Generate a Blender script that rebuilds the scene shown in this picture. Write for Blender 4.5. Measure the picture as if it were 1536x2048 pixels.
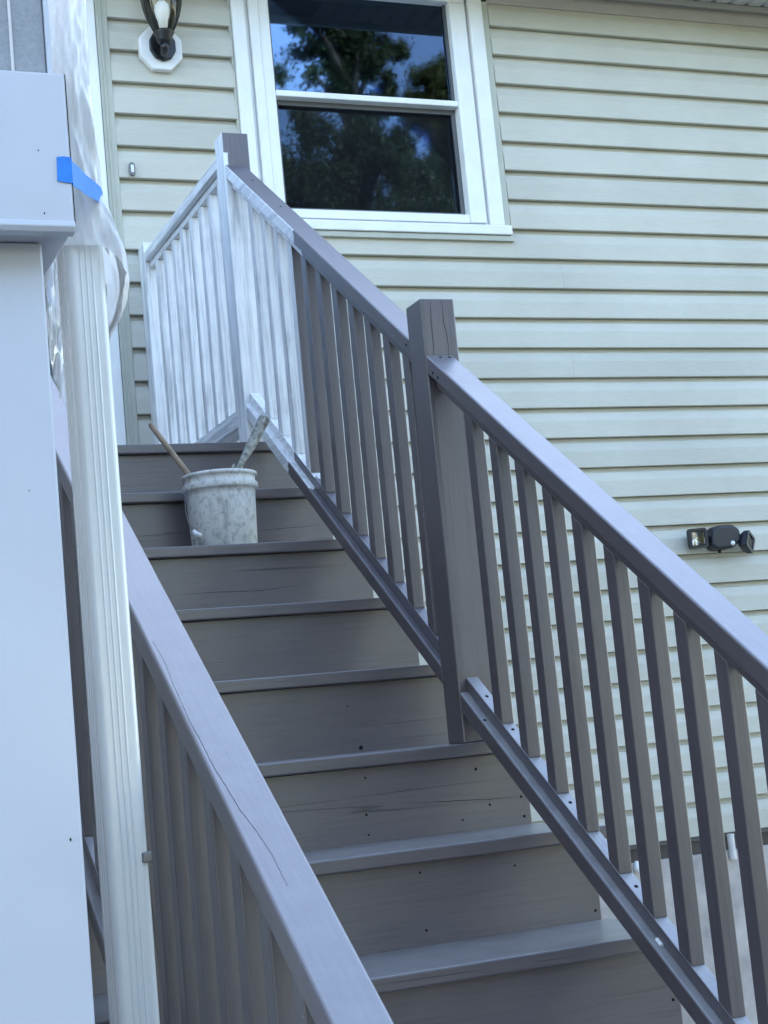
import bpy, bmesh, math, random
from mathutils import Vector, Matrix
import numpy as np

# ------------------------------------------------------------------ clean
for o in list(bpy.data.objects):
    bpy.data.objects.remove(o)
S = bpy.context.scene
C = S.collection
random.seed(7)
RNG = np.random.default_rng(11)
H = 1.62                      # eye height above the ground

# ------------------------------------------------------------------ camera
def cam_axes(yaw, pitch, roll):
    cy, sy, cp, sp = math.cos(yaw), math.sin(yaw), math.cos(pitch), math.sin(pitch)
    f = Vector((sy*cp, cy*cp, sp)); r = Vector((cy, -sy, 0)); u = r.cross(f)
    cr, sr = math.cos(roll), math.sin(roll)
    return r*cr + u*sr, u*cr - r*sr, f
cd = bpy.data.cameras.new('camera'); cam = bpy.data.objects.new('camera', cd); C.objects.link(cam)
r_, u_, f_ = cam_axes(0.3894, 0.1323, -0.0950)
m = Matrix.Identity(4)
for i in range(3):
    m[i][0], m[i][1], m[i][2] = r_[i], u_[i], -f_[i]
m[2][3] = H
cam.matrix_world = m
cd.sensor_fit = 'AUTO'; cd.sensor_width = 36.0; cd.lens = 3266.68/2048*36
cd.clip_start = 0.05; cd.clip_end = 2000
S.camera = cam

# ------------------------------------------------------------------ sky and sun
SUN_EL, SUN_AZ = math.radians(32), math.radians(18)      # behind the house: the stairs stand in its shade
wd = bpy.data.worlds.new('World'); S.world = wd; wd.use_nodes = True
wn, wl = wd.node_tree.nodes, wd.node_tree.links
sky = wn.new('ShaderNodeTexSky'); sky.sky_type = 'NISHITA'; sky.sun_disc = False
sky.sun_elevation = SUN_EL; sky.sun_rotation = SUN_AZ
sky.air_density = 1.0; sky.dust_density = 0.4; sky.ozone_density = 1.4; sky.altitude = 100
wn['Background'].inputs[1].default_value = 0.15
wl.new(sky.outputs[0], wn['Background'].inputs[0])
ld = bpy.data.lights.new('sun', 'SUN'); sun = bpy.data.objects.new('sun', ld); C.objects.link(sun)
ld.energy = 3.6; ld.angle = math.radians(0.5); ld.color = (1.0, 0.94, 0.86)
D = Vector((math.sin(SUN_AZ)*math.cos(SUN_EL), math.cos(SUN_AZ)*math.cos(SUN_EL), math.sin(SUN_EL)))
sun.rotation_euler = D.to_track_quat('Z', 'Y').to_euler(); sun.location = (0, 0, 30)
V = S.view_settings
V.view_transform = 'Standard'; V.look = 'None'; V.gamma = 1; V.use_curve_mapping = False
V.exposure = 2.95
V.use_white_balance = True; V.white_balance_temperature = 7150; V.white_balance_tint = 11
S.cycles.max_bounces = 8; S.cycles.diffuse_bounces = 4; S.cycles.glossy_bounces = 4; S.cycles.transparent_max_bounces = 10

# ------------------------------------------------------------------ materials
def mat(name):
    m = bpy.data.materials.new(name); m.use_nodes = True
    return m, m.node_tree.nodes, m.node_tree.links, m.node_tree.nodes['Principled BSDF']
def node(n, t, **kw):
    x = n.new(t)
    for k, v in kw.items():
        if k.startswith('i_'): x.inputs[k[2:].replace('_', ' ')].default_value = v
        else: setattr(x, k, v)
    return x
def ramp(n, stops):
    r = n.new('ShaderNodeValToRGB'); e = r.color_ramp.elements
    while len(e) < len(stops): e.new(0.5)
    for q, (p, c) in zip(e, stops):
        q.position = p; q.color = c if len(c) == 4 else (*c, 1)
    return r
def coords(n, l, scale, rand=True, rake=False):
    """object coordinates, shifted per object, scaled per axis"""
    t = n.new('ShaderNodeTexCoord'); src = t.outputs['Object']
    if rand:
        oi = n.new('ShaderNodeObjectInfo'); mu = node(n, 'ShaderNodeMath', operation='MULTIPLY'); mu.inputs[1].default_value = 37.0
        l.new(oi.outputs['Random'], mu.inputs[0])
        a = node(n, 'ShaderNodeVectorMath', operation='ADD'); l.new(src, a.inputs[0]); l.new(mu.outputs[0], a.inputs[1]); src = a.outputs[0]
    if rake:                                  # turn the pitch of the stairs into the y axis so grain follows the rails
        vr = n.new('ShaderNodeVectorRotate'); vr.rotation_type = 'X_AXIS'; vr.inputs['Angle'].default_value = -0.598; l.new(src, vr.inputs['Vector']); src = vr.outputs[0]
    mp = n.new('ShaderNodeMapping'); mp.inputs['Scale'].default_value = scale; l.new(src, mp.inputs['Vector'])
    return mp.outputs[0]
def bump(n, l, h, strength, dist, bsdf, prev=None):
    b = n.new('ShaderNodeBump'); b.inputs['Strength'].default_value = strength; b.inputs['Distance'].default_value = dist
    l.new(h, b.inputs['Height'])
    if prev: l.new(prev.outputs[0], b.inputs['Normal'])
    l.new(b.outputs[0], bsdf.inputs['Normal'])
    return b
def mix(n, l, fac, a, b):
    x = node(n, 'ShaderNodeMix', data_type='RGBA')
    if isinstance(fac, float): x.inputs[0].default_value = fac
    else: l.new(fac, x.inputs[0])
    for i, v in ((6, a), (7, b)):
        if isinstance(v, tuple): x.inputs[i].default_value = (*v[:3], 1)
        else: l.new(v, x.inputs[i])
    return x.outputs[2]

GREY = (0.086, 0.071, 0.079)
def wood_nodes(n, l, axis):
    st = {'x': (0.6, 16, 16), 'y': (16, 0.6, 16), 'z': (16, 16, 0.6)}[axis]
    co = coords(n, l, st, rake=axis == 'y')
    g1 = node(n, 'ShaderNodeTexNoise', i_Scale=9.0, i_Detail=6.0, i_Roughness=0.62, i_Distortion=0.6); l.new(co, g1.inputs['Vector'])
    co2 = coords(n, l, tuple(0.07 if s < 1 else s*0.5 for s in st), rake=axis == 'y')
    g2 = node(n, 'ShaderNodeTexNoise', i_Scale=2.2, i_Detail=1.0, i_Distortion=0.15); l.new(co2, g2.inputs['Vector'])
    # long drying cracks: where the slow noise crosses its middle
    s1 = node(n, 'ShaderNodeMath', operation='SUBTRACT'); l.new(g2.outputs['Fac'], s1.inputs[0]); s1.inputs[1].default_value = 0.56
    ab = node(n, 'ShaderNodeMath', operation='ABSOLUTE'); l.new(s1.outputs[0], ab.inputs[0])
    cr = ramp(n, [(0.0, (0, 0, 0)), (0.003, (1, 1, 1))]); l.new(ab.outputs[0], cr.inputs[0])
    pc = coords(n, l, (1, 1, 1))
    pt = node(n, 'ShaderNodeTexNoise', i_Scale=4.0, i_Detail=3.0); l.new(pc, pt.inputs['Vector'])
    gate = ramp(n, [(0.47, (1, 1, 1)), (0.53, (0, 0, 0))]); l.new(pt.outputs['Fac'], gate.inputs[0])
    ck = node(n, 'ShaderNodeMath', operation='MAXIMUM'); l.new(cr.outputs[0], ck.inputs[0]); l.new(gate.outputs[0], ck.inputs[1])
    return g1.outputs['Fac'], ck.outputs[0], pt.outputs['Fac']
def wood_bump(n, l, grain, crack, bsdf, s=0.8):
    a = node(n, 'ShaderNodeMath', operation='MULTIPLY'); l.new(grain, a.inputs[0]); a.inputs[1].default_value = 0.45
    b = node(n, 'ShaderNodeMath', operation='ADD'); l.new(a.outputs[0], b.inputs[0]); l.new(crack, b.inputs[1])
    return bump(n, l, b.outputs[0], s, 0.0032, bsdf)
def grey_colour(n, l, grain, crack, patch):
    base = ramp(n, [(0.3, (GREY[0]*0.9, GREY[1]*0.9, GREY[2]*0.9)), (0.7, (GREY[0]*1.12, GREY[1]*1.1, GREY[2]*1.06))]); l.new(patch, base.inputs[0])
    gr = ramp(n, [(0.28, (0.66, 0.66, 0.66)), (0.42, (0.95, 0.95, 0.95)), (0.72, (1.18, 1.14, 1.1))]); l.new(grain, gr.inputs[0])
    mu = node(n, 'ShaderNodeMix', data_type='RGBA', blend_type='MULTIPLY'); mu.inputs[0].default_value = 1
    l.new(base.outputs[0], mu.inputs[6]); l.new(gr.outputs[0], mu.inputs[7])
    cc = coords(n, l, (1, 1, 1)); vo = node(n, 'ShaderNodeTexVoronoi', i_Scale=15.0); l.new(cc, vo.inputs['Vector'])
    sv = n.new('ShaderNodeSeparateColor'); l.new(vo.outputs['Color'], sv.inputs[0])
    th = node(n, 'ShaderNodeMath', operation='MULTIPLY'); l.new(sv.outputs[0], th.inputs[0]); th.inputs[1].default_value = 0.055
    sb = node(n, 'ShaderNodeMath', operation='SUBTRACT'); l.new(th.outputs[0], sb.inputs[0]); sb.inputs[1].default_value = 0.022
    lt = node(n, 'ShaderNodeMath', operation='LESS_THAN'); l.new(vo.outputs['Distance'], lt.inputs[0]); l.new(sb.outputs[0], lt.inputs[1])
    sc = node(n, 'ShaderNodeMath', operation='GREATER_THAN'); l.new(sv.outputs[1], sc.inputs[0]); sc.inputs[1].default_value = 0.72
    an = node(n, 'ShaderNodeMath', operation='MULTIPLY'); l.new(lt.outputs[0], an.inputs[0]); l.new(sc.outputs[0], an.inputs[1])
    wk = mix(n, l, crack, (0.025, 0.022, 0.022), mu.outputs[2])
    return mix(n, l, an.outputs[0], wk, (0.42, 0.41, 0.40))
def white_colour(n, l, axis, lo=0.50, tint=(1, 1, 1)):
    st = {'x': (1.6, 40, 40), 'y': (40, 1.6, 40), 'z': (40, 40, 1.6)}[axis]
    co = coords(n, l, st)
    a = node(n, 'ShaderNodeTexNoise', i_Scale=1.4, i_Detail=5.0, i_Roughness=0.65, i_Distortion=0.8); l.new(co, a.inputs['Vector'])
    co2 = coords(n, l, (1, 1, 1))
    b = node(n, 'ShaderNodeTexNoise', i_Scale=11.0, i_Detail=4.0); l.new(co2, b.inputs['Vector'])
    ad = node(n, 'ShaderNodeMath', operation='MULTIPLY_ADD'); l.new(a.outputs['Fac'], ad.inputs[0]); ad.inputs[1].default_value = 0.78
    hb = node(n, 'ShaderNodeMath', operation='MULTIPLY'); l.new(b.outputs['Fac'], hb.inputs[0]); hb.inputs[1].default_value = 0.22
    l.new(hb.outputs[0], ad.inputs[2])
    r = ramp(n, [(0.37, (lo, lo, lo*1.01)), (0.49, (0.72, 0.72, 0.72)), (0.59, (0.85, 0.85, 0.84))]); l.new(ad.outputs[0], r.inputs[0])
    return r.outputs[0]
_gp = {}
def grey_paint(axis, dust_light=0.3, tag=''):
    if axis+tag in _gp: return _gp[axis+tag]
    m, n, l, b = mat('grey_paint_' + axis + tag)
    g, c, p = wood_nodes(n, l, axis)
    # dust, foot wear and painted-in sky light on faces that look up
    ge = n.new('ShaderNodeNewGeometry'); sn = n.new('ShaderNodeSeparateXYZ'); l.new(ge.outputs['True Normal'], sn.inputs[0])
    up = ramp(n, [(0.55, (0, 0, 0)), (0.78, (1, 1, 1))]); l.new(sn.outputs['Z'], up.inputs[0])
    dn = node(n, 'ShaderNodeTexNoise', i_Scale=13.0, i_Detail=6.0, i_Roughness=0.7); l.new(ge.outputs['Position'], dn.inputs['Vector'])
    dr = ramp(n, [(0.3, (dust_light*0.45,)*3), (0.65, (dust_light,)*3)]); l.new(dn.outputs['Fac'], dr.inputs[0])
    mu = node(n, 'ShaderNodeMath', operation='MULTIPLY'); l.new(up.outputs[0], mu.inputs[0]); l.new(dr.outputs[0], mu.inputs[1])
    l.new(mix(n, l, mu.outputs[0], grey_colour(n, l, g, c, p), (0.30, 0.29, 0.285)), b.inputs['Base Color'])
    rr = ramp(n, [(0.3, (0.34,)*3), (0.7, (0.48,)*3)]); l.new(p, rr.inputs[0]); l.new(rr.outputs[0], b.inputs['Roughness'])
    b.inputs['Coat Weight'].default_value = 1.0; b.inputs['Coat Roughness'].default_value = 0.36; b.inputs['Coat IOR'].default_value = 1.85; b.inputs['Specular IOR Level'].default_value = 0.1
    wood_bump(n, l, g, c, b); _gp[axis+tag] = m
    return m
def white_paint(axis, lo=0.46):
    m, n, l, b = mat('fresh_white_paint_' + axis)
    g, c, p = wood_nodes(n, l, axis)
    l.new(white_colour(n, l, axis, lo), b.inputs['Base Color']); b.inputs['Roughness'].default_value = 0.5
    wood_bump(n, l, g, c, b, 0.3)
    return m
def half_paint(name, axis, test):
    """grey paint with fresh white brushed over it where test(position, normal) > 0; ragged brush edge"""
    m, n, l, b = mat(name)
    g, c, p = wood_nodes(n, l, axis)
    ge = n.new('ShaderNodeNewGeometry')
    sp = n.new('ShaderNodeSeparateXYZ'); l.new(ge.outputs['Position'], sp.inputs[0])
    sn = n.new('ShaderNodeSeparateXYZ'); l.new(ge.outputs['True Normal'], sn.inputs[0])
    no = node(n, 'ShaderNodeTexNoise', i_Scale=38.0, i_Detail=4.0, i_Roughness=0.7); l.new(ge.outputs['Position'], no.inputs['Vector'])
    def M(op, a, q):
        x = node(n, 'ShaderNodeMath', operation=op)
        for i, v in ((0, a), (1, q)):
            if isinstance(v, (int, float)): x.inputs[i].default_value = v
            else: l.new(v, x.inputs[i])
        return x.outputs[0]
    jag = M('MULTIPLY', M('SUBTRACT', no.outputs['Fac'], 0.5), 0.05)
    v = test(M, sp.outputs, sn.outputs, jag)
    fac = M('MULTIPLY', v, 250.0)
    cl = n.new('ShaderNodeClamp'); l.new(fac, cl.inputs[0])
    col = mix(n, l, cl.outputs[0], grey_colour(n, l, g, c, p), white_colour(n, l, axis))
    l.new(col, b.inputs['Base Color']); b.inputs['Roughness'].default_value = 0.42; b.inputs['Coat Weight'].default_value = 0.8; b.inputs['Coat Roughness'].default_value = 0.36; b.inputs['Coat IOR'].default_value = 1.95; b.inputs['Specular IOR Level'].default_value = 0.1
    wood_bump(n, l, g, c, b, 0.3)
    return m
def plain(name, col, rough=0.5, metal=0.0, noise=0.0, scale=20.0, bmp=0.0, spec=None, stretch=(1, 1, 1), coat=0.0):
    m, n, l, b = mat(name)
    b.inputs['Roughness'].default_value = rough; b.inputs['Metallic'].default_value = metal
    if spec is not None: b.inputs['Specular IOR Level'].default_value = spec
    if coat: b.inputs['Coat Weight'].default_value = coat; b.inputs['Coat Roughness'].default_value = 0.12
    if noise or bmp:
        co = coords(n, l, stretch)
        t = node(n, 'ShaderNodeTexNoise', i_Scale=scale, i_Detail=5.0, i_Roughness=0.6); l.new(co, t.inputs['Vector'])
        r = ramp(n, [(0.3, tuple(c*(1-noise) for c in col)), (0.7, tuple(min(1, c*(1+noise)) for c in col))]); l.new(t.outputs['Fac'], r.inputs[0])
        l.new(r.outputs[0], b.inputs['Base Color'])
        if bmp: bump(n, l, t.outputs['Fac'], bmp, 0.004, b)
    else: b.inputs['Base Color'].default_value = (*col, 1)
    return m

def siding_mat():
    m, n, l, b = mat('vinyl_siding')
    co = coords(n, l, (0.6, 9, 9))
    t = node(n, 'ShaderNodeTexNoise', i_Scale=26.0, i_Detail=5.0, i_Roughness=0.65, i_Distortion=0.4); l.new(co, t.inputs['Vector'])
    ge = n.new('ShaderNodeNewGeometry')
    d = node(n, 'ShaderNodeTexNoise', i_Scale=1.7, i_Detail=5.0, i_Roughness=0.6); l.new(ge.outputs['Position'], d.inputs['Vector'])
    r1 = ramp(n, [(0.32, (0.482, 0.462, 0.390)), (0.68, (0.555, 0.533, 0.457))]); l.new(d.outputs['Fac'], r1.inputs[0])
    r2 = ramp(n, [(0.3, (0.93,)*3), (0.7, (1.04,)*3)]); l.new(t.outputs['Fac'], r2.inputs[0])
    oi = n.new('ShaderNodeObjectInfo'); ro = ramp(n, [(0.0, (0.945, 0.945, 0.94)), (1.0, (1.04, 1.035, 1.03))]); l.new(oi.outputs['Random'], ro.inputs[0])
    mo = node(n, 'ShaderNodeMix', data_type='RGBA', blend_type='MULTIPLY'); mo.inputs[0].default_value = 1
    l.new(r1.outputs[0], mo.inputs[6]); l.new(ro.outputs[0], mo.inputs[7])
    mu = node(n, 'ShaderNodeMix', data_type='RGBA', blend_type='MULTIPLY'); mu.inputs[0].default_value = 1
    l.new(mo.outputs[2], mu.inputs[6]); l.new(r2.outputs[0], mu.inputs[7])
    # faint dust specks
    sp = node(n, 'ShaderNodeTexVoronoi', i_Scale=34.0); l.new(ge.outputs['Position'], sp.inputs['Vector'])
    rs = ramp(n, [(0.03, (0.72,)*3), (0.06, (1,)*3)]); l.new(sp.outputs['Distance'], rs.inputs[0])
    mv = node(n, 'ShaderNodeMix', data_type='RGBA', blend_type='MULTIPLY'); mv.inputs[0].default_value = 0.35
    l.new(mu.outputs[2], mv.inputs[6]); l.new(rs.outputs[0], mv.inputs[7])
    l.new(mv.outputs[2], b.inputs['Base Color']); b.inputs['Roughness'].default_value = 0.48
    bump(n, l, t.outputs['Fac'], 0.16, 0.002, b)
    return m
def pane_mat():
    m, n, l, b = mat('window_glass')
    n.remove(b); out = n['Material Output']
    tr = n.new('ShaderNodeBsdfTransparent'); tr.inputs[0].default_value = (0.82, 0.86, 0.86, 1)
    gl = n.new('ShaderNodeBsdfGlossy'); gl.inputs['Roughness'].default_value = 0.02; gl.inputs[0].default_value = (0.46, 0.68, 1.0, 1)
    fr = n.new('ShaderNodeFresnel'); fr.inputs[0].default_value = 1.9
    co = coords(n, l, (1, 1, 1)); t = node(n, 'ShaderNodeTexNoise', i_Scale=2.2, i_Detail=1.0); l.new(co, t.inputs['Vector'])
    bp = n.new('ShaderNodeBump'); bp.inputs['Strength'].default_value = 0.02; bp.inputs['Distance'].default_value = 0.02
    l.new(t.outputs['Fac'], bp.inputs['Height']); l.new(bp.outputs[0], gl.inputs['Normal'])
    mx = n.new('ShaderNodeMixShader'); l.new(fr.outputs[0], mx.inputs[0]); l.new(tr.outputs[0], mx.inputs[1]); l.new(gl.outputs[0], mx.inputs[2])
    l.new(mx.outputs[0], out.inputs[0])
    return m
def screen_mat():
    m, n, l, b = mat('insect_screen')
    n.remove(b); out = n['Material Output']
    tr = n.new('ShaderNodeBsdfTransparent'); df = n.new('ShaderNodeBsdfDiffuse'); df.inputs[0].default_value = (0.02, 0.022, 0.026, 1)
    mx = n.new('ShaderNodeMixShader'); mx.inputs[0].default_value = 0.25
    l.new(tr.outputs[0], mx.inputs[1]); l.new(df.outputs[0], mx.inputs[2]); l.new(mx.outputs[0], out.inputs[0])
    return m
def clear_mat(name, tint, ior=1.45, cloud=0.0):
    m, n, l, b = mat(name)
    n.remove(b); out = n['Material Output']
    tr = n.new('ShaderNodeBsdfTransparent'); tr.inputs[0].default_value = (*tint, 1)
    gl = n.new('ShaderNodeBsdfGlossy'); gl.inputs['Roughness'].default_value = 0.05
    fr = n.new('ShaderNodeFresnel'); fr.inputs[0].default_value = ior
    mx = n.new('ShaderNodeMixShader'); l.new(fr.outputs[0], mx.inputs[0]); l.new(tr.outputs[0], mx.inputs[1]); l.new(gl.outputs[0], mx.inputs[2])
    l.new(mx.outputs[0], out.inputs[0])
    return m
def film_mat():
    m, n, l, b = mat('plastic_film')
    n.remove(b); out = n['Material Output']
    tr = n.new('ShaderNodeBsdfTransparent')
    df = n.new('ShaderNodeBsdfDiffuse'); df.inputs[0].default_value = (0.95, 0.95, 0.95, 1)
    tl = n.new('ShaderNodeBsdfTranslucent'); tl.inputs[0].default_value = (0.95, 0.95, 0.95, 1)
    gl = n.new('ShaderNodeBsdfGlossy'); gl.inputs['Roughness'].default_value = 0.3
    co = coords(n, l, (1, 1, 0.28)); t = node(n, 'ShaderNodeTexNoise', i_Scale=26.0, i_Detail=3.0, i_Distortion=0.5); l.new(co, t.inputs['Vector'])
    r = ramp(n, [(0.35, (0.60,)*3), (0.62, (0.86,)*3)]); l.new(t.outputs['Fac'], r.inputs[0])
    a = n.new('ShaderNodeMixShader'); a.inputs[0].default_value = 0.5; l.new(df.outputs[0], a.inputs[1]); l.new(tl.outputs[0], a.inputs[2])
    bq = n.new('ShaderNodeMixShader'); l.new(r.outputs[0], bq.inputs[0]); l.new(tr.outputs[0], bq.inputs[1]); l.new(a.outputs[0], bq.inputs[2])
    lw = n.new('ShaderNodeFresnel'); lw.inputs[0].default_value = 1.28
    cq = n.new('ShaderNodeMixShader'); l.new(lw.outputs[0], cq.inputs[0]); l.new(bq.outputs[0], cq.inputs[1]); l.new(gl.outputs[0], cq.inputs[2])
    bp = n.new('ShaderNodeBump'); bp.inputs['Strength'].default_value = 0.35; bp.inputs['Distance'].default_value = 0.008
    l.new(t.outputs['Fac'], bp.inputs['Height'])
    for s in (df, tl): l.new(bp.outputs[0], s.inputs['Normal'])
    l.new(cq.outputs[0], out.inputs[0])
    return m
def bucket_mat():
    m, n, l, b = mat('paint_crusted_plastic')
    co = coords(n, l, (1, 1, 0.3), False)
    a = node(n, 'ShaderNodeTexNoise', i_Scale=22.0, i_Detail=9.0, i_Roughness=0.75, i_Distortion=0.6); l.new(co, a.inputs['Vector'])
    c2 = coords(n, l, (1, 1, 1), False)
    q = node(n, 'ShaderNodeTexNoise', i_Scale=45.0, i_Detail=6.0, i_Roughness=0.7); l.new(c2, q.inputs['Vector'])
    r = ramp(n, [(0.30, (0.24, 0.25, 0.24)), (0.40, (0.50, 0.50, 0.47)), (0.47, (0.68, 0.67, 0.63)), (0.62, (0.76, 0.75, 0.72))]); l.new(a.outputs['Fac'], r.inputs[0])
    r2 = ramp(n, [(0.36, (0.55, 0.55, 0.53)), (0.5, (1, 1, 1))]); l.new(q.outputs['Fac'], r2.inputs[0])
    mu = node(n, 'ShaderNodeMix', data_type='RGBA', blend_type='MULTIPLY'); mu.inputs[0].default_value = 0.8
    l.new(r.outputs[0], mu.inputs[6]); l.new(r2.outputs[0], mu.inputs[7])
    l.new(mu.outputs[2], b.inputs['Base Color']); b.inputs['Roughness'].default_value = 0.6
    bump(n, l, a.outputs['Fac'], 0.5, 0.004, b)
    return m
def leaf_mat(name, c1, c2):
    m, n, l, b = mat(name)
    oi = n.new('ShaderNodeNewGeometry')
    no = node(n, 'ShaderNodeTexNoise', i_Scale=1.1, i_Detail=3.0); l.new(oi.outputs['Position'], no.inputs['Vector'])
    r = ramp(n, [(0.35, c1), (0.65, c2)]); l.new(no.outputs['Fac'], r.inputs[0])
    l.new(r.outputs[0], b.inputs['Base Color']); b.inputs['Roughness'].default_value = 0.55
    tl = n.new('ShaderNodeBsdfTranslucent'); l.new(r.outputs[0], tl.inputs[0])
    mx = n.new('ShaderNodeMixShader'); mx.inputs[0].default_value = 0.35
    l.new(b.outputs[0], mx.inputs[1]); l.new(tl.outputs[0], mx.inputs[2]); l.new(mx.outputs[0], n['Material Output'].inputs[0])
    return m

M_SID = siding_mat()
M_TRIM = plain('white_trim', (0.78, 0.78, 0.765), 0.38, noise=0.05, scale=8)
M_JT = plain('olive_trim', (0.44, 0.44, 0.37), 0.5, noise=0.06, scale=10)
M_WALL = plain('wall_sheathing', (0.3, 0.27, 0.22), 0.8)
M_SILLW = plain('dark_sill_plate', (0.07, 0.055, 0.045), 0.8, noise=0.3, scale=14)
M_SOF = plain('soffit_vinyl', (0.62, 0.59, 0.57), 0.45, noise=0.05, scale=14)
M_FRZ = plain('taupe_frieze', (0.40, 0.37, 0.35), 0.5, noise=0.06, scale=9)
M_CONC = plain('painted_concrete', (0.44, 0.39, 0.355), 0.85, noise=0.26, scale=6, bmp=0.45)
M_ROOF = plain('roof_shingle', (0.09, 0.085, 0.08), 0.9, noise=0.3, scale=12, bmp=0.3)
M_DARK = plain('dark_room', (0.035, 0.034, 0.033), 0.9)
M_PANE = pane_mat(); M_SCREEN = screen_mat()
M_SCRF = plain('grey_screen_frame', (0.10, 0.105, 0.11), 0.5)
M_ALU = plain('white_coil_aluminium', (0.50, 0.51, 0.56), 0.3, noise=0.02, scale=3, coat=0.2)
_n, _l, _b = M_ALU.node_tree.nodes, M_ALU.node_tree.links, M_ALU.node_tree.nodes['Principled BSDF']
_g = _n.new('ShaderNodeNewGeometry'); _t = node(_n, 'ShaderNodeTexNoise', i_Scale=3.5, i_Detail=2.0); _l.new(_g.outputs['Position'], _t.inputs['Vector'])
bump(_n, _l, _t.outputs['Fac'], 0.35, 0.03, _b)
M_SPOUT = plain('white_downspout_enamel', (0.68, 0.67, 0.635), 0.24, noise=0.03, scale=6, coat=0.4)
M_PANEL = plain('grey_stucco_panel', (0.30, 0.31, 0.33), 0.7, noise=0.12, scale=160, bmp=0.4)
M_BLACK = plain('black_metal', (0.012, 0.012, 0.014), 0.35)
M_BPL = plain('black_plastic', (0.016, 0.018, 0.024), 0.4)
M_LGLASS = clear_mat('lamp_glass', (0.95, 0.95, 0.93))
M_BULB = plain('white_bulb', (0.86, 0.85, 0.82), 0.3)
M_CHROME = plain('chrome', (0.75, 0.76, 0.78), 0.12, metal=1.0)
M_REFL = plain('silver_reflector', (0.93, 0.92, 0.90), 0.16, metal=1.0, noise=0.05, scale=60)
M_LENS = clear_mat('clear_lens', (0.93, 0.93, 0.93))
M_BUCK = bucket_mat()
M_STICK = plain('bare_stick_wood', (0.36, 0.27, 0.20), 0.7, noise=0.22, scale=30, bmp=0.3)
M_HANDLE = plain('paint_caked_handle', (0.33, 0.33, 0.29), 0.65, noise=0.75, scale=70, bmp=0.6)
M_WIRE = plain('steel_wire', (0.18, 0.18, 0.19), 0.4, metal=0.8)
M_RED = plain('red_plastic', (0.45, 0.05, 0.06), 0.45)
M_TAPE = plain('blue_masking_tape', (0.005, 0.20, 0.68), 0.55, noise=0.12, scale=60, bmp=0.3)
M_FILM = film_mat()
M_HOLE = plain('screw_steel', (0.012, 0.011, 0.011), 0.8, spec=0.1)
M_CHIP = plain('white_paint_chip', (0.8, 0.8, 0.79), 0.6)
M_GRASS = plain('grass', (0.06, 0.085, 0.03), 0.9, noise=0.45, scale=1.3, bmp=0.4)
M_PATIO = plain('concrete_pad', (0.36, 0.345, 0.32), 0.85, noise=0.12, scale=3, bmp=0.25)
M_ASPH = plain('asphalt', (0.05, 0.049, 0.05), 0.85, noise=0.25, scale=30, bmp=0.3)
M_BARK = plain('bark', (0.10, 0.08, 0.06), 0.9, noise=0.35, scale=9, bmp=0.7, stretch=(1, 1, 0.2))
M_LEAFA = leaf_mat('leaf_dark', (0.028, 0.05, 0.016), (0.06, 0.088, 0.03))
M_LEAFB = leaf_mat('leaf_light', (0.075, 0.10, 0.025), (0.13, 0.145, 0.04))
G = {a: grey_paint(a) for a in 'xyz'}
M_TREAD = grey_paint('x', 0.75, '_worn'); M_BOTW = grey_paint('y', 0.85, '_dust_lit')  # bottom rail tops lightened in colour where reflected sky is missing
W = {a: white_paint(a) for a in 'xyz'}

# ------------------------------------------------------------------ builders (all coordinates: eye-level z = 0, shifted up by H)
def thing(name, label, cat, base, group=None):
    o = bpy.data.objects.new(name, None); C.objects.link(o)
    o.location = (base[0], base[1], base[2] + H); o.empty_display_size = 0.1
    o['label'] = label; o['category'] = cat
    if group: o['group'] = group
    return o
def root_of(p):
    """world offset of a parent (empties and meshes are never rotated or scaled)"""
    v = Vector((0, 0, 0))
    while p is not None:
        v += p.location; p = p.parent
    return v
def link(name, me, mt, parent=None, loc=None, smooth=False):
    o = bpy.data.objects.new(name, me); C.objects.link(o)
    if mt is not None and not me.materials: me.materials.append(mt)
    if parent is not None: o.parent = parent
    if loc is not None: o.location = loc
    if smooth:
        for p in me.polygons: p.use_smooth = True
    return o
def from_bm(name, bm, mt, parent=None, smooth=False, kind=None):
    """bm holds world coordinates (eye-level z); the object's own origin is put at its lowest corner's centre"""
    bmesh.ops.recalc_face_normals(bm, faces=bm.faces)
    xs = [v.co for v in bm.verts]
    org = Vector(((min(v.x for v in xs)+max(v.x for v in xs))/2, (min(v.y for v in xs)+max(v.y for v in xs))/2, min(v.z for v in xs)))
    for v in bm.verts: v.co -= org
    me = bpy.data.meshes.new(name); bm.to_mesh(me); bm.free()
    o = link(name, me, mt, parent, None, smooth)
    o.location = org + Vector((0, 0, H)) - root_of(parent)
    if kind: o['kind'] = kind
    return o
def bm_prism(pts, axis, a, b, bev=0.0, seg=2):
    """polygon pts extruded along axis from a to b. axis x: pts (y,z); y: (x,z); z: (x,y)"""
    bm = bmesh.new()
    def P(p, t): return {'x': (t, p[0], p[1]), 'y': (p[0], t, p[1]), 'z': (p[0], p[1], t)}[axis]
    A = [bm.verts.new(P(p, a)) for p in pts]; B = [bm.verts.new(P(p, b)) for p in pts]
    bm.faces.new(A[::-1]); bm.faces.new(B)
    for i in range(len(pts)):
        j = (i+1) % len(pts); bm.faces.new((A[i], A[j], B[j], B[i]))
    bmesh.ops.recalc_face_normals(bm, faces=bm.faces)
    if bev: bmesh.ops.bevel(bm, geom=list(bm.edges), offset=bev, segments=seg, profile=0.5, affect='EDGES')
    return bm
def box(name, x0, x1, y0, y1, z0, z1, mt, parent, bev=0.003, **k):
    return from_bm(name, bm_prism([(x0, y0), (x1, y0), (x1, y1), (x0, y1)], 'z', z0, z1, bev), mt, parent, **k)
def prism(name, pts, axis, a, b, mt, parent, bev=0.0, seg=2, **k):
    return from_bm(name, bm_prism(pts, axis, a, b, bev, seg), mt, parent, **k)
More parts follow.
